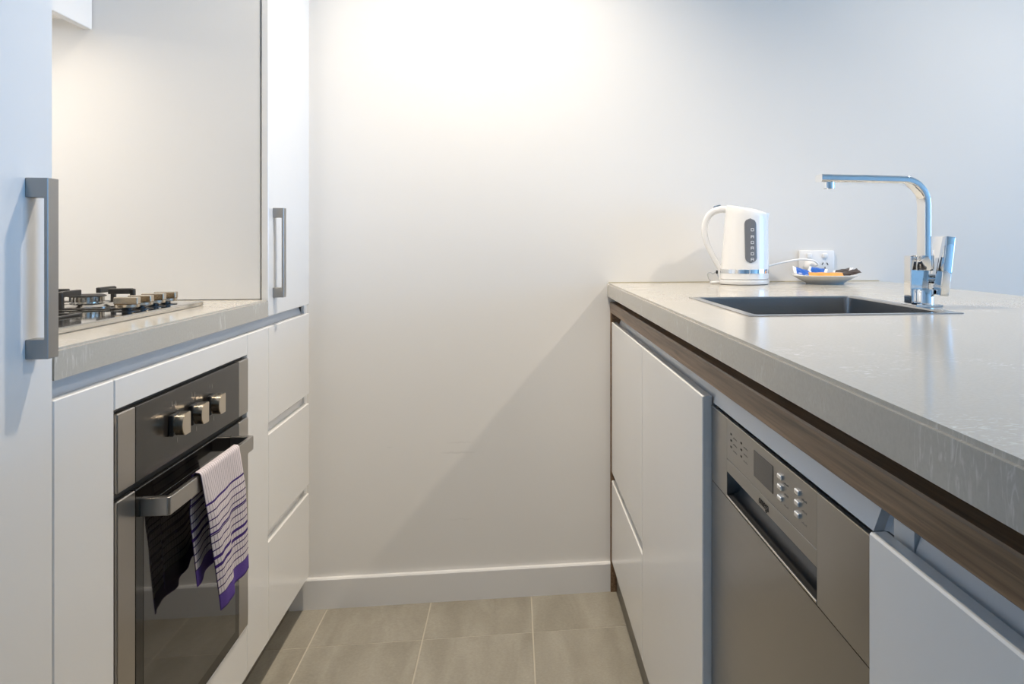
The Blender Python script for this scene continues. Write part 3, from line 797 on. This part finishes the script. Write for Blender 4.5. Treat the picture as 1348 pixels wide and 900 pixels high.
# handle
hp = [(-.046, .2190), (-.072, .2195), (-.098, .2080), (-.1125, .185), (-.1165, .156), (-.111, .126), (-.099, .098), (-.0845, .070), (-.0705, .046)]
path = smooth_path([KP(a, 0, h) for a, h in hp], 6)
n = len(path); sc = [(1 - .2 * i / n, 1 - .30 * (i / n)) for i in range(n)]
bm = BM(); sweep(bm, path, rrect(.027, .0205, .008, 4), fv, sc)
hd = obj('handle', bm, 'plastic_white', t, 50)
obj('lid_lever', box(BM(), -.013, .010, -.007, .007, -.0025, .0035, .0015, 2, Matrix.Translation(KP(-.078, 0, .2290)) @ Matrix.Rotation(-ka, 4, 'Z') @ Matrix.Rotation(math.radians(-14), 4, 'Y')), 'chrome', hd, 35)
# spout beak
bm = BM()
sp = [(.0560, .0170, .168), (.0590, .0175, .190), (.0590, .0180, .2085)]
RR = []
for i, (a, wd, h) in enumerate(sp):
    tip = (.0665, .0705, .0740)[i]
    RR.append([bm.verts.new(KP(a, -wd, h)), bm.verts.new(KP(tip, -wd * .35, h)), bm.verts.new(KP(tip, wd * .35, h)), bm.verts.new(KP(a, wd, h))])
for A, B in zip(RR[:-1], RR[1:]):
    for i in range(4): bm.faces.new((A[i], A[(i + 1) % 4], B[(i + 1) % 4], B[i]))
bm.faces.new(RR[0][::-1]); bm.faces.new(RR[-1])
bmesh.ops.recalc_face_normals(bm, faces=bm.faces)
obj('spout', bm, 'plastic_white', body, 50)
obj('hinge_clip', lathe(BM(), KP(-.080, .012, .030), [(0, 0), (.003, 0), (.003, .010), (0, .010)], 12), 'dark_plastic', t)

# ------------------------------------------------------------------ power point, plug and cord
OX, OZ = .941, .9925
t = thing('power_point', 'white double power point on the wall behind the saucer', 'outlet', (OX, D, OZ))
obj('plate', box(BM(), OX - .0575, OX + .0575, D - .0095, D + .0005, OZ - .036, OZ + .036, .003, 2), 'plastic_white', t, 40)
for sx in (-1, 1):
    obj('rocker_switch', box(BM(), OX + sx * .026 - .0085, OX + sx * .026 + .0085, D - .014, D - .0085, OZ + .012, OZ + .027, .003, 2), 'plastic_white', t, 40)
for ddx, ddz, rot in ((-.008, .004, 30), (.008, .004, -30), (0, -.009, 0)):
    obj('socket_slot', box(BM(), -.0012, .0012, -.0104, -.0085, -.0042, .0042, 0, 1, Matrix.Translation((OX + .026 + ddx, D, OZ - .010 + ddz)) @ Matrix.Rotation(math.radians(rot), 4, 'Y')), 'dark_plastic', t)
PX, PZ = OX - .024, OZ - .012
t2 = kettle
PLUG = lambda par: obj('plug', lathe(BM(), (PX, D - .0094, PZ), [(0, 0), (.0190, 0), (.0190, -.008), (.0165, -.018), (.0120, -.030), (0, -.033)], 28, 'y'), 'plastic_white', par, 40)
kb_ = KP(.066, .022, .008)
pts = [Vector((PX + .004, D - .036, PZ - .001)), Vector((PX + .014, D - .046, PZ + .004)), Vector((PX - .004, D - .050, PZ + .017)), Vector((PX - .045, D - .050, PZ + .021)),
       Vector((PX - .10, D - .055, PZ + .0125)), Vector((PX - .150, D - .066, PZ + .002)), Vector((PX - .195, D - .070, PZ - .020)), Vector((KX + .01, D - .040, RT + .010)), KP(-.04, .080, .004), KP(-.085, .050, .0042), KP(-.098, .015, .0042), KP(-.090, -.004, .0045), KP(-.071, .0, .0055)]
bm = BM(); sweep(bm, smooth_path(pts, 8), circ(.0031, 10), Vector((.01, .02, 1)))
cab = obj('power_cord', bm, 'plastic_white', t2, 60, label='thin white cord ending in a plug')
PLUG(cab)
# twisted tie of the spare cord behind the handle
pts = [KP(-.108, .02, .030), KP(-.100, .018, .034), KP(-.092, .02, .029), KP(-.084, .018, .034), KP(-.078, .016, .026), KP(-.074, .010, .016)]
bm = BM(); sweep(bm, smooth_path(pts, 6), circ(.0016, 8), Vector((.01, .02, 1)))
obj('cord_tie', bm, 'aluminium', cab, 60)
bm = BM(); sweep(bm, smooth_path([KP(-.108, .02, .030), KP(-.106, .03, .016), KP(-.098, .040, .004)], 6), circ(.0014, 8), Vector((.01, 1, .1)))
obj('cord_tie', bm, 'aluminium', cab, 60)

# ------------------------------------------------------------------ saucer and sachets
PXc, PYc = .917, 2.337
sau = obj('saucer', lathe(BM(), (PXc, PYc, RT), [(0, .0015), (.050, .0015), (.0525, .0), (.055, .0), (.057, .003), (.080, .0145), (.0985, .0245), (.0990, .0262), (.0975, .0268), (.078, .0178), (.056, .0065), (.050, .005), (0, .005)], 56), 'china_white', None, 40)
tag(sau, 'white saucer holding drink sachets beneath the power point', 'saucer')
def sachet(a, b, h, ln, wd, th, rz, rx, ry, mat, label, cat='sachet', ends=None):
    bm = BM(); n, m = 14, 8; top = []; bot = []
    for i in range(n + 1):
        s = -1 + 2 * i / n; A = []; B = []
        for j in range(m + 1):
            q = -1 + 2 * j / m
            k = th / 2 * max(0, (1 - abs(s) ** 4)) ** .6 * max(0, (1 - q * q)) ** .5
            k += .00025
            ww = wd / 2 * (1 - .06 * (1 - s * s))
            wob = .0008 * math.sin(9 * s + 5 * q + a * 90)
            A.append(bm.verts.new((s * ln / 2, q * ww, k + wob))); B.append(bm.verts.new((s * ln / 2, q * ww, -k + wob)))
        top.append(A); bot.append(B)
    for i in range(n):
        for j in range(m):
            bm.faces.new((top[i][j], top[i + 1][j], top[i + 1][j + 1], top[i][j + 1])); bm.faces.new((bot[i][j], bot[i][j + 1], bot[i + 1][j + 1], bot[i + 1][j]))
    for i in range(n):
        bm.faces.new((top[i][0], bot[i][0], bot[i + 1][0], top[i + 1][0])); bm.faces.new((top[i][m], top[i + 1][m], bot[i + 1][m], bot[i][m]))
    for j in range(m):
        bm.faces.new((top[0][j], top[0][j + 1], bot[0][j + 1], bot[0][j])); bm.faces.new((top[n][j], bot[n][j], bot[n][j + 1], top[n][j + 1]))
    bmesh.ops.recalc_face_normals(bm, faces=bm.faces)
    o = obj('sachet', bm, mat, None, 50)
    if ends:
        o.data.materials.append(MAT[ends])
        for p in o.data.polygons:
            if abs(p.center.x) > ln * .5 * .74: p.material_index = 1
    o.location = Vector((PXc, PYc, RT)) + rv * a + fv * b + Vector((0, 0, h))
    o.rotation_euler = (math.radians(rx), math.radians(ry), math.radians(rz) - ka)
    return tag(o, label, cat)
sachet(-.066, -.012, .0345, .060, .036, .007, 14, 34, 16, 'foil_blue', 'blue and white sachet hanging over the saucer edge beside the plug', ends='foil_white')
sachet(-.020, .022, .0350, .056, .036, .007, -14, 38, 8, 'foil_blue', 'blue and white sachet leaning in the middle of the saucer', ends='foil_white')
sachet(.000, -.036, .0275, .100, .030, .008, 3, 22, 1, 'foil_orange', 'long orange sachet lying along the front of the saucer')
sachet(.034, .016, .0285, .070, .036, .006, -12, 10, -4, 'foil_tan', 'tan paper sachet lying across the middle of the saucer')
sachet(.070, -.018, .0325, .060, .036, .006, 12, 18, -14, 'foil_dark', 'dark brown sachet lying over the saucer rim')
sachet(.056, .040, .0360, .060, .034, .006, -18, 20, -10, 'foil_dark', 'dark brown sachet with pale ends under power point', ends='foil_white')
